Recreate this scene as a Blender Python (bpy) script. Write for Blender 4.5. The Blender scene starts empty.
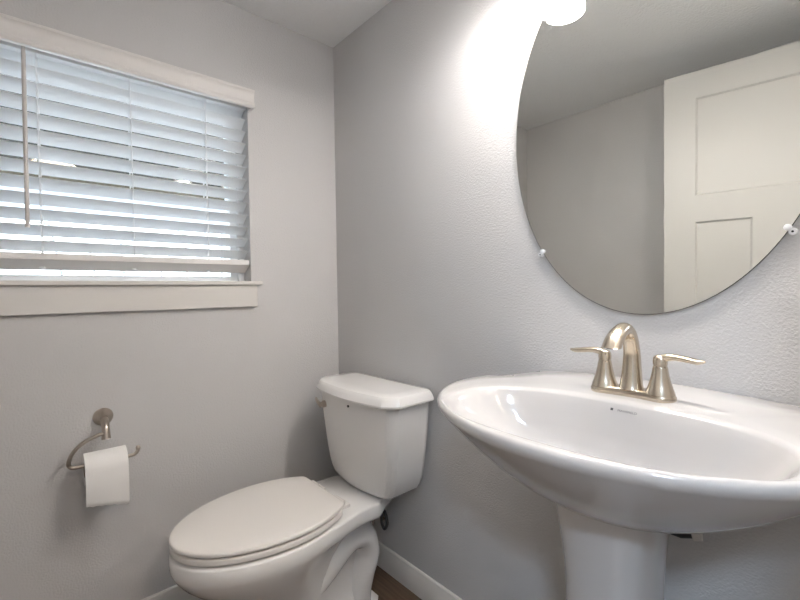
import bpy, bmesh, math, random
from mathutils import Vector, Matrix
random.seed(4)
S = bpy.context.scene
COL = S.collection

# ------------------------------------------------------------------ camera
cam_d = bpy.data.cameras.new('camera')
cam_d.sensor_width = 36.0
cam_d.lens = 19.188
cam_d.clip_start = 0.01
cam = bpy.data.objects.new('camera', cam_d)
COL.objects.link(cam)
cR = Vector((0.65837, 0.75256, -0.01410))
cU = Vector((-0.00865, 0.02629, 0.99962))
cF = Vector((-0.75264, 0.65800, -0.02382))
cam.matrix_world = Matrix(((cR.x, cU.x, -cF.x, 1.60686), (cR.y, cU.y, -cF.y, -1.03636),
                           (cR.z, cU.z, -cF.z, 1.09703), (0, 0, 0, 1)))
S.camera = cam

# ------------------------------------------------------------------ world, sun, exposure
W = bpy.data.worlds.new('sky')
S.world = W
W.use_nodes = True
bg = W.node_tree.nodes['Background']
bg.inputs['Color'].default_value = (0.58, 0.77, 1.0, 1)
bg.inputs['Strength'].default_value = 4.6
sun_d = bpy.data.lights.new('sun', 'SUN')
sun_d.energy = 12.0
sun_d.angle = math.radians(3)
sun_d.color = (1.0, 0.97, 0.92)
sun = bpy.data.objects.new('sun', sun_d)
sun.rotation_euler = Vector((-0.75, 0.15, -0.62)).to_track_quat('-Z', 'Y').to_euler()
COL.objects.link(sun)
S.view_settings.view_transform = 'Standard'
S.view_settings.look = 'None'
S.view_settings.gamma = 1.0
S.view_settings.use_curve_mapping = False
S.view_settings.exposure = 0.70
BULB_W = 5.2            # each of the three vanity bulbs
HALL_W = 84.0           # ceiling lamp beyond the doorway
HALL_FILL_W = 27.0  # warm fill lamp added in the unseen hallway to brighten the room

# ------------------------------------------------------------------ helpers
H = 2.16
RX = 1.72               # right wall
FY = -1.537             # front wall


def mat(name, color, rough=0.5, metal=0.0, spec=0.5, coat=0.0, bump=None, emit=None, trans=0.0, sub=0.0):
    m = bpy.data.materials.new(name)
    m.use_nodes = True
    nt = m.node_tree
    b = nt.nodes['Principled BSDF']
    b.inputs['Base Color'].default_value = (*color, 1)
    b.inputs['Roughness'].default_value = rough
    b.inputs['Metallic'].default_value = metal
    b.inputs['Specular IOR Level'].default_value = spec
    b.inputs['Coat Weight'].default_value = coat
    b.inputs['Coat Roughness'].default_value = 0.05
    b.inputs['Transmission Weight'].default_value = trans
    if emit:
        b.inputs['Emission Color'].default_value = (*emit[0], 1)
        b.inputs['Emission Strength'].default_value = emit[1]
    if bump:
        scale, strength, dist = bump
        tc = nt.nodes.new('ShaderNodeTexCoord')
        n1 = nt.nodes.new('ShaderNodeTexNoise')
        n1.inputs['Scale'].default_value = scale
        n1.inputs['Detail'].default_value = 2.5
        n1.inputs['Roughness'].default_value = 0.55
        nt.links.new(tc.outputs['Object'], n1.inputs['Vector'])
        bp = nt.nodes.new('ShaderNodeBump')
        bp.inputs['Strength'].default_value = strength
        bp.inputs['Distance'].default_value = dist
        nt.links.new(n1.outputs['Fac'], bp.inputs['Height'])
        nt.links.new(bp.outputs['Normal'], b.inputs['Normal'])
    return m


M = {}
M['wall'] = mat('wall_paint', (0.615, 0.600, 0.590), 0.62, spec=0.35, bump=(190, 0.75, 0.0022))
M['ceiling'] = mat('ceiling_paint', (0.86, 0.855, 0.85), 0.8, spec=0.2, bump=(110, 1.0, 0.004))
M['trim'] = mat('trim_paint', (0.72, 0.69, 0.65), 0.38)
M['door'] = mat('door_paint', (0.60, 0.59, 0.565), 0.4)
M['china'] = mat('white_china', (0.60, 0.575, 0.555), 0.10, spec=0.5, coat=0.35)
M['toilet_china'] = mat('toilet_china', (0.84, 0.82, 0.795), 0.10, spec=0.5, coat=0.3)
M['seat'] = mat('seat_plastic', (0.80, 0.76, 0.715), 0.25)
M['nickel'] = mat('brushed_nickel', (0.62, 0.54, 0.44), 0.24, metal=1.0)
M['dark_nickel'] = mat('satin_nickel', (0.50, 0.44, 0.38), 0.30, metal=1.0)
M['chrome'] = mat('chrome', (0.75, 0.75, 0.75), 0.08, metal=1.0)
M['black'] = mat('black_rubber', (0.02, 0.02, 0.02), 0.45)
M['ink'] = mat('grey_ink', (0.10, 0.10, 0.10), 0.5)
M['paper'] = mat('tissue_paper', (0.90, 0.88, 0.85), 0.95, spec=0.1, bump=(300, 0.25, 0.001))
M['card'] = mat('cardboard', (0.40, 0.33, 0.25), 0.9)
M['blind'] = mat('blind_vinyl', (0.80, 0.81, 0.81), 0.45)
M['valance'] = mat('valance_vinyl', (0.76, 0.73, 0.70), 0.45)
M['wand'] = mat('wand_plastic', (0.62, 0.58, 0.55), 0.35)
M['cord'] = mat('white_cord', (0.85, 0.86, 0.87), 0.7)
M['vinyl'] = mat('window_vinyl', (0.82, 0.83, 0.83), 0.35)
M['shade'] = mat('frosted_glass', (0.9, 0.87, 0.82), 0.35, emit=((1.0, 0.97, 0.95), 4.2))
M['bulb'] = mat('lamp_bulb', (1, 1, 1), 0.4, emit=((1.0, 0.97, 0.93), 20.0))
M['mirror'] = mat('mirror_silver', (0.88, 0.88, 0.84), 0.0, metal=1.0)
M['mirror_edge'] = mat('mirror_edge', (0.06, 0.065, 0.06), 0.3)
M['clip'] = mat('clear_clip', (0.85, 0.85, 0.85), 0.12, spec=0.6)
M['braid'] = mat('braided_steel', (0.09, 0.09, 0.09), 0.35, metal=0.6)
M['siding'] = mat('white_siding', (0.85, 0.85, 0.84), 0.7)
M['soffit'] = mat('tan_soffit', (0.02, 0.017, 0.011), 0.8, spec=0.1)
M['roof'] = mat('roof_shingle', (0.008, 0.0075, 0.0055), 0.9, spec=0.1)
M['ground'] = mat('gravel', (0.32, 0.31, 0.29), 0.95, bump=(30, 0.5, 0.02))
M['twig'] = mat('twig_bark', (0.10, 0.13, 0.14), 0.9)

# clear window glass that lets daylight straight through
g = bpy.data.materials.new('window_glass')
g.use_nodes = True
nt = g.node_tree
nt.nodes.remove(nt.nodes['Principled BSDF'])
tr = nt.nodes.new('ShaderNodeBsdfTransparent')
gl = nt.nodes.new('ShaderNodeBsdfGlossy')
gl.inputs['Roughness'].default_value = 0.02
mx = nt.nodes.new('ShaderNodeMixShader')
fr = nt.nodes.new('ShaderNodeFresnel')
fr.inputs['IOR'].default_value = 1.45
nt.links.new(fr.outputs[0], mx.inputs[0])
nt.links.new(tr.outputs[0], mx.inputs[1])
nt.links.new(gl.outputs[0], mx.inputs[2])
nt.links.new(mx.outputs[0], nt.nodes['Material Output'].inputs['Surface'])
M['glass'] = g

# dark wood planks
f = bpy.data.materials.new('wood_planks')
f.use_nodes = True
nt = f.node_tree
b = nt.nodes['Principled BSDF']
b.inputs['Roughness'].default_value = 0.42
tc = nt.nodes.new('ShaderNodeTexCoord')
br = nt.nodes.new('ShaderNodeTexBrick')
br.inputs['Scale'].default_value = 1.0
br.inputs['Brick Width'].default_value = 1.1
br.inputs['Row Height'].default_value = 0.13
br.inputs['Mortar Size'].default_value = 0.0015
br.inputs['Color1'].default_value = (0.105, 0.066, 0.040, 1)
br.inputs['Color2'].default_value = (0.150, 0.098, 0.062, 1)
br.inputs['Mortar'].default_value = (0.02, 0.014, 0.01, 1)
nt.links.new(tc.outputs['Object'], br.inputs['Vector'])
mp = nt.nodes.new('ShaderNodeMapping')
mp.inputs['Scale'].default_value = (3, 60, 1)
nz = nt.nodes.new('ShaderNodeTexNoise')
nz.inputs['Scale'].default_value = 2.0
nz.inputs['Detail'].default_value = 6
nt.links.new(tc.outputs['Object'], mp.inputs['Vector'])
nt.links.new(mp.outputs[0], nz.inputs['Vector'])
mm = nt.nodes.new('ShaderNodeMixRGB')
mm.blend_type = 'OVERLAY'
mm.inputs[0].default_value = 0.75
nt.links.new(br.outputs['Color'], mm.inputs[1])
nt.links.new(nz.outputs['Fac'], mm.inputs[2])
nt.links.new(mm.outputs[0], b.inputs['Base Color'])
M['floor'] = f


def obj(name, bm, material, parent=None, smooth=False, subsurf=0, bevel=0.0, sharp=40):
    me = bpy.data.meshes.new(name)
    bmesh.ops.recalc_face_normals(bm, faces=bm.faces[:])
    bm.to_mesh(me)
    bm.free()
    o = bpy.data.objects.new(name, me)
    COL.objects.link(o)
    mats = material if isinstance(material, (list, tuple)) else [material]
    for m in mats:
        me.materials.append(M[m] if isinstance(m, str) else m)
    if smooth:
        me.polygons.foreach_set('use_smooth', [True] * len(me.polygons))
        try:
            me.set_sharp_from_angle(angle=math.radians(sharp))
        except Exception:
            pass
    if bevel:
        md = o.modifiers.new('bevel', 'BEVEL')
        md.width = bevel
        md.segments = 3
        md.limit_method = 'ANGLE'
        md.angle_limit = math.radians(35)
        me.polygons.foreach_set('use_smooth', [True] * len(me.polygons))
        md.harden_normals = True
    if subsurf:
        md = o.modifiers.new('subsurf', 'SUBSURF')
        md.levels = subsurf
        md.render_levels = subsurf
    if parent is not None:
        o.parent = parent
        o.matrix_parent_inverse = Matrix.Translation(-Vector(parent.location))
    return o


def thing(name, label, cat, loc=(0, 0, 0), group=None):
    o = bpy.data.objects.new(name, None)
    o.empty_display_size = 0.05
    o.location = loc
    COL.objects.link(o)
    o['label'] = label
    o['category'] = cat
    if group:
        o['group'] = group
    return o


def tag(o, label, cat, group=None):
    o['label'] = label
    o['category'] = cat
    if group:
        o['group'] = group
    return o


def struct(name, bm, material, label=None, **k):
    o = obj(name, bm, material, **k)
    o['kind'] = 'structure'
    return o


def box(bm, x0, x1, y0, y1, z0, z1):
    vs = [bm.verts.new((x, y, z)) for x in (x0, x1) for y in (y0, y1) for z in (z0, z1)]
    for q in ((0, 1, 3, 2), (4, 6, 7, 5), (0, 4, 5, 1), (2, 3, 7, 6), (0, 2, 6, 4), (1, 5, 7, 3)):
        bm.faces.new([vs[i] for i in q])
    return vs


def loft(bm, rings, closed=True, cap0=True, cap1=True, loop=False):
    """rings: lists of points, all the same length"""
    vr = [[bm.verts.new(p) for p in r] for r in rings]
    n = len(vr[0])
    rr = range(len(vr)) if loop else range(len(vr) - 1)
    for i in rr:
        a, b = vr[i], vr[(i + 1) % len(vr)]
        for j in range(n if closed else n - 1):
            k = (j + 1) % n
            bm.faces.new((a[j], a[k], b[k], b[j]))
    if not loop and closed:
        if cap0:
            bm.faces.new(list(reversed(vr[0])))
        if cap1:
            bm.faces.new(vr[-1])
    return vr


def spline(pts, n=8):
    """Catmull-Rom through pts (tuples of any length)"""
    out = []
    P = [pts[0]] + list(pts) + [pts[-1]]
    for i in range(1, len(P) - 2):
        p0, p1, p2, p3 = P[i - 1], P[i], P[i + 1], P[i + 2]
        for k in range(n):
            t = k / n
            out.append(tuple(0.5 * ((2 * b) + (c - a) * t + (2 * a - 5 * b + 4 * c - d) * t * t +
                                    (3 * b - a - 3 * c + d) * t ** 3)
                             for a, b, c, d in zip(p0, p1, p2, p3)))
    out.append(tuple(pts[-1]))
    return out


def tube(bm, pts, r, n=12, side=None, caps=True, flat=None):
    """pts: xyz path; r: number or list; side: fixed 'width' axis with flat=(width scale, height scale)"""
    pts = [Vector(p) for p in pts]
    rs = r if isinstance(r, (list, tuple)) else [r] * len(pts)
    rings = []
    prev = None
    for i, p in enumerate(pts):
        t = (pts[min(i + 1, len(pts) - 1)] - pts[max(i - 1, 0)]).normalized()
        if side is not None:
            u = (Vector(side) - t * t.dot(Vector(side))).normalized()
        elif prev is None:
            h = Vector((0, 0, 1)) if abs(t.z) < 0.9 else Vector((1, 0, 0))
            u = (h - t * t.dot(h)).normalized()
        else:
            u = (prev - t * t.dot(prev)).normalized()
        prev = u
        v = t.cross(u)
        fu, fv = (1, 1) if flat is None else (flat[i] if isinstance(flat, list) else flat)
        rings.append([p + u * (math.cos(2 * math.pi * k / n) * rs[i] * fu) + v * (math.sin(2 * math.pi * k / n) * rs[i] * fv)
                      for k in range(n)])
    loft(bm, rings, cap0=caps, cap1=caps)


def lathe(bm, prof, c=(0, 0, 0), n=24, axis='z', cap0=True, cap1=True):
    rings = []
    for r, h in prof:
        ring = []
        for k in range(n):
            a = 2 * math.pi * k / n
            u, v = r * math.cos(a), r * math.sin(a)
            if axis == 'z':
                ring.append((c[0] + u, c[1] + v, c[2] + h))
            elif axis == 'x':
                ring.append((c[0] + h, c[1] + u, c[2] + v))
            else:
                ring.append((c[0] + u, c[1] + h, c[2] + v))
        rings.append(ring)
    loft(bm, rings, cap0=cap0, cap1=cap1)


def NB():
    return bmesh.new()


def smooth01(t):
    t = max(0.0, min(1.0, t))
    return t * t * (3 - 2 * t)


# ------------------------------------------------------------------ room shell
WY0, WY1, WZ0, WZ1 = -1.164, -0.3875, 1.124, 1.835     # window opening in the left wall
T = 0.15
bm = NB()
box(bm, -T, 0, FY - 0.1, WY0, 0, H)
box(bm, -T, 0, WY1, 0.1, 0, H)
box(bm, -T, 0, WY0, WY1, 0, WZ0)
box(bm, -T, 0, WY0, WY1, WZ1, H)
struct('wall_left', bm, 'wall')
HX, HY = RX + 1.5, -3.1                                  # far corner of the hallway outside
bm = NB(); box(bm, 0, HX, 0, 0.1, 0, H)
struct('wall_back', bm, 'wall')
bm = NB(); box(bm, 0, RX, FY - 0.1, FY, 0, H)
struct('wall_front', bm, 'wall')
DY0, DY1, DZ = -1.325, -0.545, 2.045                     # doorway in the right wall
bm = NB()
box(bm, RX, RX + 0.11, HY, DY0, 0, H)
box(bm, RX, RX + 0.11, DY1, 0, 0, H)
box(bm, RX, RX + 0.11, DY0, DY1, DZ, H)
struct('wall_right', bm, 'wall')
bm = NB(); box(bm, HX - 0.1, HX, HY, 0, 0, H)
box(bm, RX, HX, HY - 0.1, HY, 0, H)
struct('wall_hallway', bm, 'wall')
bm = NB()
loft(bm, [[(x, y, z) for x, y in ((-T, 0.1), (-T, FY - 0.1), (RX, FY - 0.1), (RX, HY - 0.1), (HX, HY - 0.1), (HX, 0.1))] for z in (H, H + 0.1)])
struct('ceiling', bm, 'ceiling')
bm = NB()
loft(bm, [[(x, y, z) for x, y in ((-T, 0.1), (-T, FY - 0.1), (RX, FY - 0.1), (RX, HY - 0.1), (HX, HY - 0.1), (HX, 0.1))] for z in (-0.1, 0)])
struct('floor', bm, 'floor')


def baseboard(name, p0, p1, nrm):
    """profile swept from p0 to p1 along the wall; nrm points into the room"""
    prof = [(0, 0), (0.013, 0), (0.013, 0.066), (0.011, 0.070), (0.0105, 0.076), (0.0085, 0.080),
            (0.0078, 0.086), (0.004, 0.0905), (0, 0.091)]
    bm = NB()
    loft(bm, [[(p[0] + nrm[0] * d, p[1] + nrm[1] * d, z) for d, z in prof] for p in (p0, p1)])
    return struct(name, bm, 'trim', smooth=True, sharp=30)


baseboard('baseboard_left', (0, FY, 0), (0, 0, 0), (1, 0))
baseboard('baseboard_back', (0, 0, 0), (RX, 0, 0), (0, -1))
baseboard('baseboard_front', (0, FY, 0), (RX, FY, 0), (0, 1))
baseboard('baseboard_right', (RX, DY1 + 0.065, 0), (RX, 0, 0), (-1, 0))

# window: sill, apron, vinyl frame with its glass
bm = NB()
SZ0, SZ1 = 1.1235, 1.1375
xy = [(-0.062, WY0 + 0.0005), (-0.062, WY1 - 0.0005), (0.0, WY1 - 0.0005), (0.0, -0.354), (0.030, -0.354), (0.030, -1.197), (0.0, -1.197), (0.0, WY0 + 0.0005)]
loft(bm, [[(x, y, z) for x, y in xy] for z in (SZ0, SZ1)])
struct('trim_1', bm, 'trim', bevel=0.003)
bm = NB(); box(bm, 0, 0.018, -1.178, -0.371, 1.041, SZ0)
struct('trim_2', bm, 'trim', bevel=0.002)
win = bpy.data.objects.new('window_1', None)
win.location = (-0.11, (WY0 + WY1) / 2, WZ0)
win['kind'] = 'structure'
COL.objects.link(win)
bm = NB()
fw = 0.047
for (a, b_, c, d) in ((WY0, WY0 + fw, WZ0, WZ1), (WY1 - fw, WY1, WZ0, WZ1),
                      (WY0 + fw, WY1 - fw, WZ0, WZ0 + 0.034), (WY0 + fw, WY1 - fw, WZ1 - 0.04, WZ1)):
    box(bm, -0.135, -0.085, a, b_, c, d)
    box(bm, -0.085, -0.066, a if a == WY0 else (b_ - 0.02 if b_ == WY1 else a), b_ if b_ == WY1 else (a + 0.02 if a == WY0 else b_),
        c if c == WZ0 else (d - 0.02 if a > WY0 and b_ < WY1 else c), d if not (c == WZ0 and a > WY0 and b_ < WY1) else c + 0.016)
obj('window_frame', bm, 'vinyl', win, bevel=0.002)
bm = NB(); box(bm, -0.114, -0.110, WY0 + fw, WY1 - fw, WZ0 + 0.034, WZ1 - 0.04)
obj('glass_pane', bm, 'glass', win)

# door leaf, swung into the room on the hinge side of the doorway
door = bpy.data.objects.new('door_1', None)
door.location = (RX - 0.02, -1.296, 0)
door['kind'] = 'structure'
COL.objects.link(door)


def door_leaf():
    bm = NB()
    Wd, Hd, t = 0.778, 2.02, 0.035
    s = 0.118
    rec = 0.009
    xs = [0, s, 0.3, 0.465, Wd - s, Wd]
    zs = [0.0, 0.235, 1.365, 1.480, 1.905, Hd]
    # front and back skins with recessed panels
    for y, sg in ((0, -1), (-t, 1)):
        def quad(x0, x1, z0, z1, d=0.0):
            vs = [bm.verts.new((a, y + sg * d, c)) for a, c in ((x0, z0), (x1, z0), (x1, z1), (x0, z1))]
            bm.faces.new(vs)
            return vs
        panels = [(xs[1], xs[2], zs[1], zs[2]), (xs[3], xs[4], zs[1], zs[2]), (xs[1], xs[4], zs[3], zs[4])]
        quad(xs[0], xs[1], 0, Hd); quad(xs[4], xs[5], 0, Hd)
        quad(xs[1], xs[4], 0, zs[1]); quad(xs[1], xs[4], zs[2], zs[3]); quad(xs[1], xs[4], zs[4], Hd)
        quad(xs[2], xs[3], zs[1], zs[2])
        for (x0, x1, z0, z1) in panels:
            e = 0.007
            o = [(x0, z0), (x1, z0), (x1, z1), (x0, z1)]
            i = [(x0 + e, z0 + e), (x1 - e, z0 + e), (x1 - e, z1 - e), (x0 + e, z1 - e)]
            ov = [bm.verts.new((a, y, c)) for a, c in o]
            iv = [bm.verts.new((a, y + sg * rec, c)) for a, c in i]
            for k in range(4):
                bm.faces.new((ov[k], ov[(k + 1) % 4], iv[(k + 1) % 4], iv[k]))
            bm.faces.new(iv)
    for (a, c, d, e) in (((0, 0), (0, Hd), 0, -t), ((Wd, 0), (Wd, Hd), 0, -t), ((0, 0), (Wd, 0), 0, -t), ((0, Hd), (Wd, Hd), 0, -t)):
        vs = [bm.verts.new((a[0], 0, a[1])), bm.verts.new((c[0], 0, c[1])), bm.verts.new((c[0], -t, c[1])), bm.verts.new((a[0], -t, a[1]))]
        bm.faces.new(vs)
    bmesh.ops.remove_doubles(bm, verts=bm.verts[:], dist=0.0001)
    return bm


lo = obj('door_leaf', door_leaf(), 'door', door)
lo.matrix_parent_inverse = Matrix.Identity(4)
lo.location = (0, 0, 0.012)
for sy in (0.0, -0.035):
    bm = NB()
    s_ = 1 if sy == 0 else -1
    lathe(bm, [(0.028, sy), (0.028, sy + s_ * 0.006), (0.012, sy + s_ * 0.012), (0.010, sy + s_ * 0.045)], (0.705, 0, 0.955), 20, 'y')
    tube(bm, [(0.715, sy + s_ * 0.045, 0.955), (0.66, sy + s_ * 0.047, 0.955), (0.60, sy + s_ * 0.044, 0.955)], [0.009, 0.008, 0.007], 10)
    h = obj('door_handle', bm, 'dark_nickel', door, smooth=True)
    h.matrix_parent_inverse = Matrix.Identity(4)
for z in (0.25, 1.0, 1.78):
    bm = NB(); lathe(bm, [(0.006, 0), (0.006, 0.09)], (-0.004, 0.004, z), 10)
    h = obj('hinge', bm, 'dark_nickel', door, smooth=True)
    h.matrix_parent_inverse = Matrix.Identity(4)
door.rotation_euler = (0, 0, math.radians(180 - 8.2))
door.scale = (1, -1, 1)

bm = NB()   # casing around the doorway, room side
box(bm, RX - 0.012, RX, DY1, DY1 + 0.06, 0, DZ + 0.06)
box(bm, RX - 0.012, RX, DY0, DY1, DZ, DZ + 0.06)
box(bm, RX - 0.012, RX, DY0 - 0.06, DY0, 0, DZ + 0.06)
struct('trim_3', bm, 'trim', bevel=0.002)

# hallway ceiling lamp and an added warm fill, lighting through the doorway
m_cool = mat('daylight_diffuser', (0.9, 0.9, 0.9), 0.4, emit=((0.62, 0.79, 1.0), HALL_W))
m_warm_fill = mat('warm_fill_diffuser', (0.9, 0.9, 0.9), 0.4, emit=((1.0, 0.84, 0.68), HALL_FILL_W))
for HLX, HLY, hm, txt in ((2.27, -1.82, m_cool, 'round ceiling lamp with cool white light at the far end of the hallway'),
                          (2.60, -0.85, m_warm_fill, 'added round fill lamp with warm white light on the hallway ceiling opposite the doorway')):
    hl = thing('ceiling_lamp', txt, 'lamp', (HLX, HLY, H), 'hallway ceiling lamps')
    bm = NB(); lathe(bm, [(0.15, 0), (0.15, -0.02), (0.13, -0.05), (0.08, -0.075), (0.0005, -0.085)], (HLX, HLY, H), 32)
    obj('diffuser', bm, hm, hl, smooth=True)
    bm = NB(); lathe(bm, [(0.158, 0), (0.158, -0.018), (0.151, -0.018), (0.151, 0)], (HLX, HLY, H), 32, cap0=False, cap1=False)
    obj('rim', bm, 'dark_nickel', hl, smooth=True)

# ------------------------------------------------------------------ outside the window
nh = thing('neighbor_house', 'white sided house with dark eaves seen between the blind slats', 'house', (-4.2, -0.5, -0.4))
bm = NB()
box(bm, -10, -4.2, -7, 6, -0.4, 2.20)
obj('wall', bm, 'siding', nh)
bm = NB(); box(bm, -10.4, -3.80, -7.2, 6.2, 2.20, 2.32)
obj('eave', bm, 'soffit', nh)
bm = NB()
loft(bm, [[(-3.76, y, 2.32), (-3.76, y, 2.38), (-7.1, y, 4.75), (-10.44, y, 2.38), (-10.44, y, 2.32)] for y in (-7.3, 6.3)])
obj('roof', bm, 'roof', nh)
bm = NB(); box(bm, -12, -T, -12, 12, -0.5, -0.4)
struct('ground', bm, 'ground')
bm = NB()
for k in range(9):
    y0 = -1.2 + 0.26 * k + random.uniform(-.08, .08)
    top = 1.25 + random.uniform(0.0, 0.45)
    p = [(-2.6 + random.uniform(-.2, .2), y0 * 0.5 - 0.2, -0.4), (-2.6, y0 * 0.8, 0.5), (-2.6 + random.uniform(-.1, .1), y0, top)]
    tube(bm, spline(p, 5), [0.016 - 0.0009 * i for i in range(11)], 6)
    for j in range(3):
        a = Vector(p[2]) - Vector((0, 0, 0.12 * j))
        tube(bm, [a, a + Vector((0.02, random.choice((-1, 1)) * random.uniform(.08, .16), random.uniform(-.12, .05)))], [0.009, 0.004], 5)
tag(obj('bare_shrub', bm, 'twig'), 'bare twiggy shrub growing outside the window, glimpsed between the slats', 'shrub')

# ------------------------------------------------------------------ window blind
bl = thing('window_blind', 'white horizontal slatted blind with valance hanging in the window', 'blind', (0, -0.775, WZ1))
BY0, BY1 = WY0 + 0.004, -0.3905
th = math.radians(33.5)
PITCH = 0.0455


def slat(bm, zr, xr=-0.015, chord=0.0505, thick=0.0028, crown=0.0018):
    n = 8
    top, bot = [], []
    for i in range(n + 1):
        t = i / n
        x = xr - chord * t * math.cos(th)
        z = zr - chord * t * math.sin(th)
        c = crown * (1 - (2 * t - 1) ** 2)
        nx, nz = -math.sin(th), math.cos(th)
        e = thick * (0.5 if 0 < i < n else 0.25)
        top.append((x + nx * (c + e), z + nz * (c + e)))
        bot.append((x + nx * (c - e), z + nz * (c - e)))
    prof = top + bot[::-1]
    loft(bm, [[(x, y, z) for x, z in prof] for y in (BY0, BY1)])


bm = NB()
for i in range(13):
    slat(bm, 1.255 + PITCH * i)
obj('slats', bm, 'blind', bl, smooth=True, sharp=50)
bm = NB()
c_, s_ = math.cos(th), math.sin(th)
zr, xr, hgt, ch = 1.2195, -0.009, 0.0195, 0.054
prof = [(xr, zr), (xr - ch * c_, zr - ch * s_), (xr - ch * c_ + hgt * s_ * 0.25, zr - ch * s_ - hgt), (xr + hgt * s_ * 0.25, zr - hgt)]
loft(bm, [[(x, y, z) for x, z in prof] for y in (BY0, BY1)])
obj('bottom_rail', bm, 'valance', bl, bevel=0.002)
bm = NB(); box(bm, -0.058, -0.006, BY0, BY1, WZ1 - 0.045, WZ1 - 0.001)
obj('headrail', bm, 'blind', bl, bevel=0.002)
bm = NB()
vprof = [(0.0, 1.783), (0.0, 1.846), (0.012, 1.8475), (0.050, 1.8475), (0.054, 1.844), (0.054, 1.838), (0.0495, 1.834), (0.0475, 1.829),
         (0.0465, 1.826), (0.0465, 1.802), (0.0485, 1.798), (0.051, 1.795), (0.052, 1.789), (0.050, 1.784), (0.046, 1.7815), (0.040, 1.7815),
         (0.040, 1.830), (0.012, 1.836), (0.008, 1.783)]
ivy = (-1.176, -0.380)
vprof = [p for p in vprof if p[0] > 0.03 or p[1] > 1.84]
vprof = [(0.0, 1.846), (0.012, 1.8475), (0.050, 1.8475), (0.054, 1.844), (0.054, 1.838), (0.0495, 1.834), (0.0475, 1.829),
         (0.0465, 1.826), (0.0465, 1.802), (0.0485, 1.798), (0.051, 1.795), (0.052, 1.789), (0.050, 1.784), (0.046, 1.7815), (0.036, 1.7815),
         (0.036, 1.836), (0.0, 1.836)]
loft(bm, [[(x, y, z) for x, z in vprof] for y in ivy])
for y in ivy:       # returns to the wall
    d = 0.008 if y == ivy[0] else -0.008
    box(bm, 0.0, 0.037, min(y, y + d), max(y, y + d), 1.7815, 1.84)
obj('valance', bm, 'valance', bl, smooth=True, sharp=30)
for yc in (-1.000, -0.768, -0.536):
    bm = NB()
    for dx in (-0.0135, -0.0585):
        tube(bm, [(dx, yc, 1.205 if dx > -0.03 else 1.175), (dx, yc, WZ1 - 0.04)], 0.0013, 6)
    tube(bm, [(-0.036, yc + 0.004, 1.20), (-0.036, yc + 0.004, WZ1 - 0.04)], 0.0013, 6)
    for i in range(13):
        z = 1.255 + PITCH * i
        tube(bm, [(-0.0135, yc, z - 0.002), (-0.058, yc + 0.003, z - 0.033)], 0.0009, 5)
    lathe(bm, [(0.007, 0), (0.007, 0.003), (0.004, 0.005)], (-0.028, yc, 1.174), 12)
    obj('ladder_cord', bm, 'cord', bl)
bm = NB()
tube(bm, [(0.022, -1.026, 1.80), (0.023, -1.0265, 1.765), (0.024, -1.030, 1.294)], [0.0030, 0.0054, 0.0054], 10)
tube(bm, [(0.024, -1.030, 1.296), (0.024, -1.030, 1.286)], [0.0054, 0.0062], 10)
obj('tilt_wand', bm, 'wand', bl, smooth=True)

# ------------------------------------------------------------------ toilet paper holder and roll
tp = thing('toilet_paper_holder', 'brushed nickel open arm toilet paper holder on the wall under the window', 'holder', (0, -0.868, 0.72))
bm = NB()
lathe(bm, [(0.0270, 0.0), (0.0268, 0.004), (0.024, 0.011), (0.019, 0.019), (0.014, 0.026), (0.011, 0.030)], (0, -0.868, 0.7155), 28, 'x')
obj('wall_plate', bm, 'dark_nickel', tp, smooth=True)
bm = NB()
tube(bm, spline([(0.012, -0.868, 0.715), (0.036, -0.868, 0.707), (0.053, -0.868, 0.690), (0.060, -0.868, 0.660)], 6),
     [0.0125 - 0.002 * math.sin(math.pi * i / 18) for i in range(19)], 16)
obj('post', bm, 'dark_nickel', tp, smooth=True)
bm = NB()
arm = spline([(0.060, -0.866, 0.676), (0.060, -0.888, 0.676), (0.060, -0.925, 0.661), (0.060, -0.950, 0.636), (0.060, -0.9595, 0.610),
              (0.060, -0.954, 0.597), (0.060, -0.940, 0.594), (0.060, -0.90, 0.5935), (0.060, -0.84, 0.5935), (0.060, -0.803, 0.594),
              (0.060, -0.792, 0.598), (0.060, -0.787, 0.606), (0.060, -0.786, 0.613)], 7)
tube(bm, arm, 0.0055, 12)
lathe(bm, [(0.0005, -0.0078), (0.005, -0.006), (0.0074, 0), (0.005, 0.006), (0.0005, 0.0078)], (0.060, -0.786, 0.613), 14)
obj('arm', bm, 'dark_nickel', tp, smooth=True)

roll = thing('toilet_paper_roll', 'white toilet paper roll with a hanging sheet on the nickel wall arm', 'toilet paper', (0.060, -0.872, 0.575))
RC = (0.060, 0.5800)
ry0, ry1 = -0.9235, -0.8205
RR = 0.048
bm = NB()
rings = []
for (r, y) in ((0.0205, ry0), (RR - 0.002, ry0), (RR, ry0 + 0.002), (RR, ry1 - 0.002), (RR - 0.002, ry1), (0.0205, ry1)):
    rings.append([(RC[0] + r * math.cos(2 * math.pi * k / 48), y, RC[1] + r * math.sin(2 * math.pi * k / 48)) for k in range(48)])
loft(bm, rings, cap0=False, cap1=False)
obj('paper', bm, 'paper', roll, smooth=True, sharp=50)
bm = NB()
rings = []
for (r, y) in ((0.0195, ry0 - 0.0005), (0.0205, ry0 - 0.0005), (0.0205, ry1 + 0.0005), (0.0195, ry1 + 0.0005)):
    rings.append([(RC[0] + r * math.cos(2 * math.pi * k / 32), y, RC[1] + r * math.sin(2 * math.pi * k / 32)) for k in range(32)])
loft(bm, rings, loop=True)
obj('core', bm, 'card', roll, smooth=True, sharp=50)
bm = NB()
sheet = []
for k in range(9):
    a = math.radians(95 - 95 * k / 8)
    sheet.append((RC[0] + (RR + 0.0012) * math.cos(a), RC[1] + (RR + 0.0012) * math.sin(a)))
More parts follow.
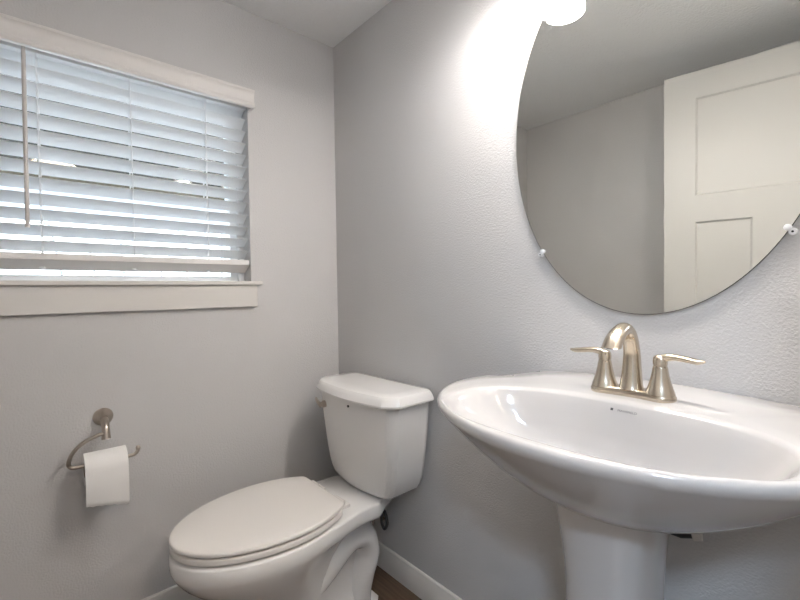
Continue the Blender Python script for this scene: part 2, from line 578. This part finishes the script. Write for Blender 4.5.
for k in range(1, 9):
    sheet.append((RC[0] + RR + 0.0012 + 0.002 * math.sin(k * 0.5) - 0.003 * (k / 8) ** 2, RC[1] - 0.0125 * k))
inner = [(x - (0.0008 if i > 5 else 0.0), z - 0.0006) for i, (x, z) in enumerate(sheet)]
prof = sheet + inner[::-1]
ys = [ry0 - 0.001 + (ry1 - ry0 + 0.002) * j / 14 for j in range(15)]
loft(bm, [[(x, y, z + ((0.0015 * math.sin(j * 2.3) - 0.0034 * (j - 5) / 2) if 15 <= i <= 18 else 0)) for i, (x, z) in enumerate(prof)] for j, y in enumerate(ys)])
obj('loose_sheet', bm, 'paper', roll, smooth=True, sharp=60)

# ------------------------------------------------------------------ toilet
TX = 0.375
toi = thing('toilet', 'white two piece toilet with closed lid in the corner below the window', 'toilet', (TX, -0.35, 0))


def egg(yf, yb, wmax, yw, wb, z, n=20, yk=None, we=None):
    """ring in plan: front tip yf, back yb, greatest half width wmax at yw, half width wb at yk,
    then narrowing to we at the back"""
    yk = yb if yk is None else yk
    we = wb if we is None else we
    left = []
    for i in range(n + 1):            # front tip to widest
        a = math.pi / 2 * i / n
        left.append((-wmax * math.sin(a), yw - (yw - yf) * math.cos(a)))
    for i in range(1, n + 1):
        t = i / n
        left.append((-(wmax + (wb - wmax) * smooth01(t * 1.15)), yw + (yk - yw) * t))
    for i in range(1, 4):
        t = i / 3
        left.append((-(wb + (we - wb) * t ** 0.9), yk + (yb - yk) * t))
    return [(TX + x, y, z) for x, y in left] + [(TX - x, y, z) for x, y in reversed(left[1:])]


bm = NB()
lv = [  # yf, yb, wmax, yw, wb, z  : outside, from the floor up
    (-0.600, -0.205, 0.112, -0.42, 0.088, 0.000),
    (-0.600, -0.205, 0.112, -0.42, 0.088, 0.022),
    (-0.588, -0.212, 0.100, -0.42, 0.076, 0.034),
    (-0.580, -0.218, 0.095, -0.42, 0.062, 0.090),
    (-0.590, -0.222, 0.100, -0.43, 0.055, 0.150),
    (-0.628, -0.222, 0.117, -0.45, 0.052, 0.200),
    (-0.684, -0.215, 0.140, -0.47, 0.056, 0.245),
    (-0.726, -0.190, 0.158, -0.48, 0.064, 0.280),
    (-0.752, -0.150, 0.172, -0.48, 0.078, 0.305),
    (-0.766, -0.070, 0.180, -0.48, 0.100, 0.324),
    (-0.773, -0.045, 0.1845, -0.48, 0.130, 0.336),
    (-0.775, -0.040, 0.186, -0.48, 0.141, 0.341),
    (-0.777, -0.040, 0.188, -0.48, 0.143, 0.350),
    (-0.777, -0.040, 0.188, -0.48, 0.143, 0.380),
    (-0.773, -0.042, 0.1850, -0.48, 0.1415, 0.3845),
    (-0.762, -0.048, 0.175, -0.48, 0.136, 0.3868),
]
rings = [egg(a[0] + 0.004, a[1], a[2], a[3] - 0.01, a[4], a[5] * 1.0323, yk=min(a[1], -0.184), we=a[4] - max(0.0, a[1] + 0.184) * 0.58) for a in lv]
vr = loft(bm, rings, cap0=True, cap1=False)
# rim, then the open bowl
hole = []
outer = rings[-1]


def inner_ring(a, b_, yc, z):
    out = []
    for p in outer:
        d = Vector((p[0] - TX, p[1] - yc))
        ang = math.atan2(d.y / b_, d.x / a)
        out.append((TX + a * math.cos(ang), yc + b_ * math.sin(ang), z))
    return out


prev = vr[-1]
for a, b_, yc, z in ((0.122, 0.190, -0.525, 0.4005), (0.118, 0.186, -0.525, 0.392), (0.112, 0.175, -0.525, 0.33),
                     (0.085, 0.13, -0.50, 0.25), (0.05, 0.07, -0.46, 0.20), (0.03, 0.04, -0.45, 0.19)):
    ring = [bm.verts.new(p) for p in inner_ring(a, b_, yc, z)]
    for j in range(len(ring)):
        k = (j + 1) % len(ring)
        bm.faces.new((prev[j], prev[k], ring[k], ring[j]))
    prev = ring
bm.faces.new(prev)
obj('bowl', bm, 'toilet_china', toi, smooth=True, sharp=60)

bm = NB()
path = spline([(TX, -0.50, 0.085), (TX, -0.43, 0.135), (TX, -0.345, 0.200), (TX, -0.258, 0.268), (TX, -0.196, 0.262), (TX, -0.176, 0.205), (TX, -0.196, 0.135), (TX, -0.206, 0.08), (TX, -0.206, 0.010)], 7)
n = len(path)
tube(bm, path, [0.046 + 0.008 * math.sin(math.pi * i / (n - 1)) for i in range(n)], 24, side=(1, 0, 0),
     flat=[(1.75 + 0.25 * smooth01(i / (n * 0.5)), 1.0) for i in range(n)])
obj('trapway', bm, 'toilet_china', toi, smooth=True, sharp=60)
bm = NB()
for s in (-1, 1):
    pass
rings = []
for z, e in ((0, 0), (0.020, 0), (0.028, -0.006), (0.031, -0.014)):
    rings.append(egg(-0.605 - e, -0.155 - e, 0.118 + e, -0.40, 0.118 + e, z, yk=-0.19, we=0.085 + e))
loft(bm, rings)
obj('foot', bm, 'toilet_china', toi, smooth=True, sharp=50)
for s in (-1, 1):
    bm = NB(); lathe(bm, [(0.013, 0), (0.013, 0.008), (0.009, 0.016), (0.002, 0.019)], (TX + s * 0.103, -0.30, 0.030), 16)
    obj('bolt_cap', bm, 'seat', toi, smooth=True)


def lid_ring(w, yf, yb, z, yw=-0.49, n=22):
    left = []
    bb = 0.245
    for i in range(n + 1):
        a = math.pi / 2 * i / n
        left.append((-w * math.sin(a), yw - (yw - yf) * math.cos(a)))
    rc = 0.020
    amax = math.asin(min(1, (yb - rc - yw) / bb))
    for i in range(1, n + 1):
        a = amax * i / n
        left.append((-w * math.cos(a), yw + bb * math.sin(a)))
    p0 = Vector(left[-1])
    p1 = p0 + Vector((0.010, rc))       # rounded back corner
    p2 = p1 + Vector((0.016, 0.0))
    for i in range(1, 7):
        t = i / 6
        left.append(tuple(p0 * (1 - t) ** 2 + p1 * (2 * t * (1 - t)) + p2 * t * t))
    return [(TX - 0.004 + x, y, z) for x, y in left] + [(TX - 0.004 - x, y, z) for x, y in reversed(left[1:])]


bm = NB()
rings = [lid_ring(0.184, -0.766, -0.309, 0.4285), lid_ring(0.1875, -0.7705, -0.307, 0.4288), lid_ring(0.188, -0.771, -0.3065, 0.4350),
         lid_ring(0.1855, -0.768, -0.309, 0.4382), lid_ring(0.180, -0.761, -0.314, 0.4392), lid_ring(0.12, -0.69, -0.35, 0.4397)]
loft(bm, rings)
obj('lid', bm, 'seat', toi, smooth=True, sharp=50)
bm = NB()
o_ = [lid_ring(0.182, -0.765, -0.320, 0.4066), lid_ring(0.187, -0.7705, -0.316, 0.4070), lid_ring(0.187, -0.7705, -0.316, 0.4190),
      lid_ring(0.1855, -0.769, -0.318, 0.4212), lid_ring(0.180, -0.763, -0.322, 0.4225)]


def hole_ring(src, z):
    out = []
    for p in src:
        ang = math.atan2((p[1] + 0.525) / 0.185, (p[0] - TX) / 0.115)
        out.append((TX + 0.115 * math.cos(ang), -0.525 + 0.185 * math.sin(ang), z))
    return out


loft(bm, o_ + [hole_ring(o_[0], 0.4225), hole_ring(o_[0], 0.4066)], loop=True)
obj('seat', bm, 'seat', toi, smooth=True, sharp=50)
for s in (-1, 1):
    bm = NB()
    box(bm, TX + s * 0.075 - 0.022, TX + s * 0.075 + 0.022, -0.306, -0.268, 0.399, 0.411)
    tube(bm, [(TX + s * 0.075 - 0.024, -0.298, 0.421), (TX + s * 0.075 + 0.024, -0.298, 0.421)], 0.0105, 14)
    obj('hinge', bm, 'seat', toi, bevel=0.004)


def tank_ring(hw, yf, ychf, xch, ys, z, yb=-0.022, bow=0.012, n=10, rb=0.02):
    """half width hw at the back, front yf (bowed), chamfer from (xch, ychf) to (hw, ys)"""
    pts = []
    pts.append((-hw + rb, yb)); pts.append((-hw + rb * 0.3, yb - rb * 0.3)); pts.append((-hw, yb - rb))
    pts.append((-hw, (yb - rb + ys) / 2)); pts.append((-hw, ys))
    pts.append((-(hw * 0.6 + xch * 0.4), ys * 0.6 + ychf * 0.4 - 0.004))
    for i in range(n + 1):
        t = -1 + 2 * i / n
        pts.append((t * xch, ychf + (yf - ychf) * (1 - t * t)))
    pts.append(((hw * 0.6 + xch * 0.4), ys * 0.6 + ychf * 0.4 - 0.004))
    pts.append((hw, ys)); pts.append((hw, (yb - rb + ys) / 2)); pts.append((hw, yb - rb)); pts.append((hw - rb * 0.3, yb - rb * 0.3)); pts.append((hw - rb, yb))
    return [(TX + 0.005 + x, y, z) for x, y in pts]


bm = NB()
tk = []
for z, hw, yf in ((0.406, 0.150, -0.184), (0.409, 0.158, -0.189), (0.417, 0.168, -0.193), (0.440, 0.182, -0.1975), (0.474, 0.192, -0.2015), (0.514, 0.1995, -0.205), (0.57, 0.208, -0.209),
                  (0.624, 0.215, -0.2125), (0.69, 0.2215, -0.216), (0.731, 0.224, -0.218)):
    k = hw / 0.224
    tk.append(tank_ring(hw, yf, yf + 0.019, hw - 0.028 * k, yf + 0.050 * k, z, yb=-0.026))
loft(bm, tk)
obj('tank', bm, 'toilet_china', toi, smooth=True, sharp=17)
bm = NB()
tl = []
for z, e in ((0.7265, -0.004), (0.7285, -0.0005), (0.735, 0.0), (0.750, -0.006), (0.756, -0.0095), (0.7605, -0.014), (0.7625, -0.021), (0.7632, -0.06)):
    hw = 0.2395 + e
    tl.append(tank_ring(hw, -0.248 - e * 1.35, -0.220 - e * 0.6, hw - 0.042, -0.178 - e * 0.3, z, yb=-0.018 + e * 0.4))
loft(bm, tl)
obj('tank_lid', bm, 'toilet_china', toi, smooth=True, sharp=24)
lev = NB()
pc = Vector((0.214, -0.205, 0.672))
pn = Vector((-0.1, -1.0, 0)).normalized()
tube(lev, [pc - pn * 0.006, pc + pn * 0.006, pc + pn * 0.008, pc + pn * 0.018], [0.0130, 0.0130, 0.0085, 0.0085], 16)
p1 = pc + pn * 0.017
tube(lev, spline([p1 + Vector((0.006, 0, -0.002)), p1, p1 + Vector((-0.024, 0.004, 0.006)), p1 + Vector((-0.046, 0.010, 0.013))], 5),
     [0.0100 - 0.0002 * i for i in range(16)], 12, side=(0, 0, 1), flat=(1.0, 0.7))
obj('flush_lever', lev, 'dark_nickel', toi, smooth=True)
bm = NB()
lathe(bm, [(0.0042, 0), (0.0042, -0.0035)], (0.392, -0.2160, 0.7005), 14, 'y')
obj('tank_mark', bm, 'black', toi)

# water supply: wall valve and braided hose
sv = thing('water_supply_valve', 'small chrome shutoff valve with looped dark hose on the wall behind the toilet', 'valve', (0.300, 0, 0.215))
VX = 0.300
bm = NB(); lathe(bm, [(0.024, 0), (0.024, -0.003), (0.012, -0.008), (0.008, -0.01), (0.008, -0.045)], (VX, 0, 0.215), 20, 'y')
obj('escutcheon', bm, 'chrome', sv, smooth=True)
bm = NB(); lathe(bm, [(0.009, -0.028), (0.011, -0.02), (0.011, 0.02), (0.008, 0.03)], (VX, -0.052, 0.215), 16)
obj('valve_body', bm, 'chrome', sv, smooth=True)
bm = NB(); tube(bm, [(VX, -0.052, 0.215), (VX, -0.078, 0.215), (VX, -0.088, 0.215)], [0.008, 0.013, 0.012], 14, flat=(0.7, 1.4))
obj('valve_knob', bm, 'black', sv, smooth=True)
bm = NB()
hose = spline([(VX, -0.052, 0.243), (VX + 0.004, -0.053, 0.285), (0.345, -0.060, 0.300), (0.390, -0.066, 0.285), (0.413, -0.070, 0.250), (0.400, -0.072, 0.222), (0.384, -0.072, 0.240),
               (0.384, -0.074, 0.285), (0.365, -0.078, 0.340), (0.345, -0.085, 0.380), (0.340, -0.090, 0.409)], 6)
tube(bm, hose, 0.0058, 10)
obj('hose', bm, 'braid', sv, smooth=True)

# ------------------------------------------------------------------ pedestal sink
SX, SYC = 1.266, -0.220
snk = thing('pedestal_sink', 'wide white oval pedestal sink under the oval mirror', 'sink', (SX, -0.2, 0))
NS = 96


def sink_outline(a, s=1.0, led=1.0):
    """outer outline in plan at angle a, about (SX, SYC)"""
    c, d = math.cos(a), math.sin(a)
    fr_, bk = 0.287, 0.245
    bb = bk - (0.02 * (1 - led)) if d > 0 else fr_
    r = 1.0 / math.sqrt((c / 0.352) ** 2 + (d / bb) ** 2)
    if d > 0:
        r2 = min(0.272 / max(abs(c), 1e-6), 0.216 / max(d, 1e-6))
        k = 60.0                            # smooth union
        ru = math.log(math.exp(k * r) + math.exp(k * r2)) / k if d > 0.3 else max(r, r2)
        ru = min(ru, 0.216 / max(d, 1e-6))
        r = r + (ru - r) * led
    return r * c * s, r * d * s


def back_amt(a, x):
    d = math.sin(a)
    return smooth01((d - 0.15) / 0.6)


def ring_out(s, z, dz_back=0.0, yc=0.0):
    out = []
    for k in range(NS):
        a = 2 * math.pi * k / NS
        x, y = sink_outline(a, s, smooth01((s - 0.86) / 0.12))
        zz = z + dz_back * back_amt(a, x) * max(0.0, 1 - (x / 0.30) ** 2)
        out.append((SX + x, min(SYC + y + yc, -0.002), zz))
    return out


def ring_in(sa, z, yc=-0.328, dz_back=0.0, a0=0.276, bb=0.152, bf=0.153, e=2.5):
    out = []
    for k in range(NS):
        a = 2 * math.pi * k / NS
        x, y = sink_outline(a)
        # aim at the same direction as the outer ring, from the basin centre
        ang = math.atan2((SYC + y - yc) / bb, x / a0)
        c, d = math.cos(ang), math.sin(ang)
        rr = 1.0 / (abs(c) ** e + abs(d) ** e) ** (1 / e)
        out.append((SX + a0 * sa * rr * c, yc + (bb if d > 0 else bf) * sa * rr * d, z + dz_back * max(0, d)))
    return out


def mix(r1, r2, t, z=None):
    return [tuple(p * (1 - t) + q * t for p, q in zip(a, b_)) for a, b_ in zip(r1, r2)]


bm = NB()
rg = []
under = [(q, 0.8595 - 0.180 * (1 - q ** 2.0), 0.0) for q in (0.18, 0.32, 0.45, 0.57, 0.66, 0.74, 0.81, 0.87, 0.915, 0.95, 0.975, 0.99)]
for s, z, yc in under:
    rg.append(ring_out(s, z, 0.008 * s, yc))
rg.append(ring_out(0.998, 0.8615, 0.013))
rg.append(ring_out(1.0, 0.8650, 0.0155))
rg.append(ring_out(0.998, 0.869, 0.0165))
rg.append(ring_out(0.990, 0.8725, 0.0165))
rim_o = ring_out(0.978, 0.8745, 0.0145)
rg.append(rim_o)
rim_i = ring_in(1.0, 0.8735, dz_back=0.0005)
rg.append(mix(rim_o, rim_i, 0.30))
rg.append(mix(rim_o, rim_i, 0.62))
rg.append(mix(rim_o, rim_i, 0.88))
rg.append(ring_in(0.995, 0.872))
rg.append(ring_in(0.980, 0.868))
rg.append(ring_in(0.955, 0.857))
rg.append(ring_in(0.915, 0.836))
rg.append(ring_in(0.83, 0.808, yc=-0.318))
rg.append(ring_in(0.72, 0.780, yc=-0.305, e=2.4))
rg.append(ring_in(0.57, 0.757, yc=-0.296, e=2.3))
rg.append(ring_in(0.38, 0.745, yc=-0.290, e=2.2))
rg.append(ring_in(0.18, 0.739, yc=-0.288, e=2.0))
rg.append(ring_in(0.07, 0.738, yc=-0.288, e=2.0))
loft(bm, rg)
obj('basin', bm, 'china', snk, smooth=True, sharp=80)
bm = NB(); lathe(bm, [(0.030, 0.0), (0.030, 0.003), (0.024, 0.004), (0.022, 0.001), (0.0005, 0.0015)], (SX, -0.288, 0.7385), 28)
obj('drain', bm, 'nickel', snk, smooth=True)


def ped_ring(hw, yf, yb, z, n=3.0):
    out = []
    yc = (yf + yb) / 2
    for k in range(48):
        a = 2 * math.pi * k / 48
        c, d = math.cos(a), math.sin(a)
        rr = 1.0 / (abs(c) ** n + abs(d) ** n) ** (1 / n)
        out.append((SX + hw * rr * c, yc + (yb - yf) / 2 * rr * d, z))
    return out


bm = NB()
loft(bm, [ped_ring(0.125, -0.36, -0.075, 0.0), ped_ring(0.125, -0.36, -0.075, 0.03), ped_ring(0.102, -0.330, -0.085, 0.07),
          ped_ring(0.080, -0.302, -0.10, 0.18), ped_ring(0.0735, -0.292, -0.11, 0.34), ped_ring(0.0735, -0.292, -0.11, 0.46),
          ped_ring(0.0755, -0.296, -0.105, 0.56), ped_ring(0.080, -0.303, -0.10, 0.62), ped_ring(0.087, -0.312, -0.09, 0.672), ped_ring(0.093, -0.318, -0.09, 0.718)])
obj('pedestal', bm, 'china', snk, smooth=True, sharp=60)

# the small maker's mark printed inside the basin, below the faucet
cu = bpy.data.curves.new('maker_mark', 'FONT')
cu.body = 'MANSFIELD'
cu.size = 0.0062
cu.extrude = 0.0001
cu.align_x = 'CENTER'
to = bpy.data.objects.new('maker_mark', cu)
COL.objects.link(to)
dg = bpy.context.evaluated_depsgraph_get()
me = bpy.data.meshes.new_from_object(to.evaluated_get(dg))
bpy.data.objects.remove(to)
bm = NB()
bm.from_mesh(me)
for v in bm.verts:
    v.co.x *= 1.1
box(bm, -0.0305, -0.0255, 0.0, 0.0048, 0, 0.0001)
mk = obj('maker_mark', bm, 'ink', snk)
mk.matrix_parent_inverse = Matrix.Identity(4)
MK_Y, MK_Z = -0.1855, 0.857
mk.location = (0.017, MK_Y + 0.2, MK_Z)
mk.rotation_euler = (math.radians(62), 0, 0)

# angle valve beside the pedestal
fv = thing('faucet_supply_valve', 'dark angle valve with hose under the right of the sink bowl', 'valve', (1.33, 0, 0.62))
bm = NB(); lathe(bm, [(0.020, 0), (0.020, -0.004), (0.009, -0.010), (0.009, -0.075)], (1.345, 0, 0.617), 18, 'y')
obj('stub', bm, 'chrome', fv, smooth=True)
bm = NB(); tube(bm, [(1.318, -0.082, 0.617), (1.345, -0.082, 0.617), (1.362, -0.080, 0.619)], [0.014, 0.014, 0.010], 14)
obj('valve_body', bm, 'black', fv, smooth=True)
bm = NB(); tube(bm, [(1.362, -0.080, 0.622), (1.376, -0.079, 0.625)], [0.014, 0.012], 14, flat=(1.3, 0.7))
obj('valve_knob', bm, 'trim', fv, smooth=True)
bm = NB(); tube(bm, spline([(1.322, -0.085, 0.622), (1.312, -0.09, 0.645), (1.305, -0.095, 0.668)], 6), 0.005, 10)
obj('hose', bm, 'braid', fv, smooth=True)

# ------------------------------------------------------------------ faucet
FX, FYc, FZ = 1.266, -0.118, 0.8815
fa = thing('faucet', 'brushed nickel two handle faucet with arched spout on the sink deck', 'faucet', (FX, FYc, FZ))
TWX = 0.0525


def plate_ring(e, z, wx=0.080, wy=0.0265):
    out = []
    for k in range(64):
        a = 2 * math.pi * k / 64
        c, d = math.cos(a), math.sin(a)
        ax = wx - e
        # two round ends joined by a slightly waisted bridge
        x = ax * math.copysign(abs(c) ** 0.75, c)
        rend = wy - e
        xx = min(abs(x), ax)
        cen = ax - rend
        y = math.sqrt(max(rend ** 2 - max(xx - cen, 0) ** 2, 0.0))
        waist = 1 - 0.16 * (1 - min(1, xx / cen) ** 2)
        out.append((FX + x, FYc + math.copysign(y * waist, d) if abs(d) > 1e-6 else FYc, z))
    return out


bm = NB()
loft(bm, [plate_ring(0.001, FZ - 0.006), plate_ring(0.0, FZ - 0.002), plate_ring(0.0, FZ + 0.003), plate_ring(0.003, FZ + 0.008), plate_ring(0.0065, FZ + 0.0105), plate_ring(0.009, FZ + 0.011)])
obj('base_plate', bm, 'nickel', fa, smooth=True, sharp=50)
bm = NB()
sp = spline([(FX, FYc, FZ + 0.008), (FX, FYc + 0.001, FZ + 0.022), (FX, FYc + 0.003, FZ + 0.055), (FX, FYc + 0.002, FZ + 0.085), (FX, FYc - 0.009, FZ + 0.116), (FX, FYc - 0.033, FZ + 0.1315),
             (FX, FYc - 0.060, FZ + 0.127), (FX, FYc - 0.083, FZ + 0.114), (FX, FYc - 0.101, FZ + 0.094)], 6)
rk = [0.0235, 0.0205, 0.0175, 0.0155, 0.0145, 0.0140, 0.0140, 0.0145, 0.0150]
rr = [x[0] for x in spline([(r,) for r in rk], 6)]
tube(bm, sp, rr, 24, side=(1, 0, 0), flat=[(1.0 + 0.18 * smooth01((i - 22) / 20), 1.0 - 0.15 * smooth01((i - 22) / 20)) for i in range(len(sp))])
for v in bm.verts:                     # the outlet is cut level
    if v.co.y < FYc - 0.055:
        v.co.z = max(v.co.z, FZ + 0.1005)
obj('spout', bm, 'nickel', fa, smooth=True, sharp=50)
bm = NB()
lathe(bm, [(0.0105, 0.0), (0.0105, -0.0015)], (FX, FYc - 0.090, FZ + 0.1005), 18)
obj('aerator', bm, 'black', fa, smooth=True)
for s in (-1, 1):
    hd = bpy.data.objects.new('handle', None)
    COL.objects.link(hd)
    hd.parent = fa
    hd.location = (s * TWX, 0, 0)
    bm = NB()
    lathe(bm, [(0.0255, 0.007), (0.0245, 0.012), (0.0215, 0.020), (0.0180, 0.032), (0.0150, 0.046), (0.0130, 0.058), (0.0125, 0.0605), (0.0115, 0.0615), (0.0115, 0.0635)], (0, 0, 0), 28)
    lathe(bm, [(0.0125, 0.0635), (0.0128, 0.070), (0.0120, 0.077), (0.0095, 0.081), (0.004, 0.083)], (0, 0, 0), 28)
    o = obj('handle_body', bm, 'nickel', None, smooth=True, sharp=40)
    o.parent = hd
    bm = NB()
    lp = spline([(-s * 0.004, 0, 0.073), (s * 0.010, 0, 0.0785), (s * 0.026, -0.001, 0.0805), (s * 0.046, -0.002, 0.0785), (s * 0.062, -0.003, 0.0765), (s * 0.074, -0.003, 0.0775)], 5)
    n = len(lp)
    wid = [x[0] for x in spline([(0.0085,), (0.0085,), (0.0080,), (0.0105,), (0.0095,), (0.0030,)], 5)]
    hgt = [x[0] for x in spline([(0.0080,), (0.0074,), (0.0062,), (0.0060,), (0.0052,), (0.0020,)], 5)]
    tube(bm, lp, 1.0, 18, side=(0, 1, 0), flat=[(w, h) for w, h in zip(wid, hgt)])
    o = obj('lever', bm, 'nickel', None, smooth=True, sharp=60)
    o.parent = hd

# ------------------------------------------------------------------ oval mirror
MX, MZ, MA, MB_ = 1.2471, 1.4909, 0.3198, 0.4566
mir = thing('wall_mirror', 'frameless oval mirror with clear clips on the wall above the sink', 'mirror', (MX, 0, MZ))


def ell(a, b_, y, n=128):
    return [(MX + a * math.cos(2 * math.pi * k / n), y, MZ + b_ * math.sin(2 * math.pi * k / n)) for k in range(n)]


bm = NB()
loft(bm, [ell(MA, MB_, -0.002), ell(MA, MB_, -0.0072), ell(MA - 0.0012, MB_ - 0.0012, -0.0080)], cap1=False)
obj('mirror_edge', bm, 'mirror_edge', mir)
bm = NB()
loft(bm, [ell(MA - 0.0012, MB_ - 0.0012, -0.0079), ell(MA - 0.0012, MB_ - 0.0012, -0.0080)])
obj('mirror_glass', bm, 'mirror', mir)
for (x, z) in ((1.003, 1.188), (1.4925, 1.194), (1.016, 1.797), (1.480, 1.792)):
    d = Vector((MX - x, 0, MZ - z)).normalized()
    bm = NB()
    c = Vector((x, 0, z))
    o0 = c - d * 0.004
    tube(bm, [o0 + Vector((0, -0.001, 0)), o0 + Vector((0, -0.007, 0)), o0 + Vector((0, -0.011, 0))], [0.007, 0.007, 0.0055], 16)
    i0 = c + d * 0.006
    tube(bm, [i0 + Vector((0, -0.0083, 0)), i0 + Vector((0, -0.0115, 0)), i0 + Vector((0, -0.0125, 0))], [0.0062, 0.0062, 0.0045], 16)
    o = obj('clip', bm, 'clip', mir, smooth=True)
    bm = NB(); tube(bm, [o0 + Vector((0, -0.0108, 0)), o0 + Vector((0, -0.0118, 0))], 0.0019, 10)
    sc = obj('screw', bm, 'black', o)
    sc.matrix_parent_inverse = Matrix.Identity(4)

# ------------------------------------------------------------------ vanity light above the mirror
vl = thing('vanity_light', 'three shade nickel vanity light on the wall above the oval mirror', 'lamp', (MX, 0, 2.05))
bm = NB(); box(bm, MX - 0.31, MX + 0.31, -0.022, -0.001, 2.015, 2.085)
obj('back_plate', bm, 'dark_nickel', vl, bevel=0.008)
for i in (-1, 0, 1):
    x = MX + 0.262 * i
    bm = NB()
    tube(bm, spline([(x, -0.018, 2.05), (x, -0.07, 2.058), (x, -0.150, 2.053), (x, -0.17, 2.030)], 6), 0.007, 12)
    obj('arm', bm, 'dark_nickel', vl, smooth=True)
    bm = NB(); lathe(bm, [(0.02, 0.018), (0.024, 0.012), (0.024, -0.022), (0.018, -0.024)], (x, -0.17, 2.018), 20)
    obj('socket', bm, 'dark_nickel', vl, smooth=True)
    bm = NB()
    prof = [(0.022, 1.998), (0.032, 1.992), (0.042, 1.974), (0.049, 1.948), (0.053, 1.918), (0.056, 1.889), (0.054, 1.889), (0.051, 1.918), (0.047, 1.947), (0.040, 1.972), (0.030, 1.989), (0.020, 1.995)]
    lathe(bm, prof, (x, -0.17, 0), 36, cap0=False, cap1=False)
    obj('lamp_shade', bm, 'shade', vl, smooth=True)
    bm = NB(); lathe(bm, [(0.010, 1.996), (0.012, 1.978), (0.024, 1.955), (0.028, 1.935), (0.024, 1.915), (0.012, 1.905), (0.001, 1.902)], (x, -0.17, 0), 24)
    obj('bulb', bm, 'bulb', vl, smooth=True)
    ld = bpy.data.lights.new('bulb_light', 'POINT')
    ld.energy = BULB_W
    ld.color = (1.0, 0.965, 0.945)
    ld.shadow_soft_size = 0.03
    lo_ = bpy.data.objects.new('bulb_light', ld)
    lo_.location = (x, -0.17, 1.8955)
    COL.objects.link(lo_)
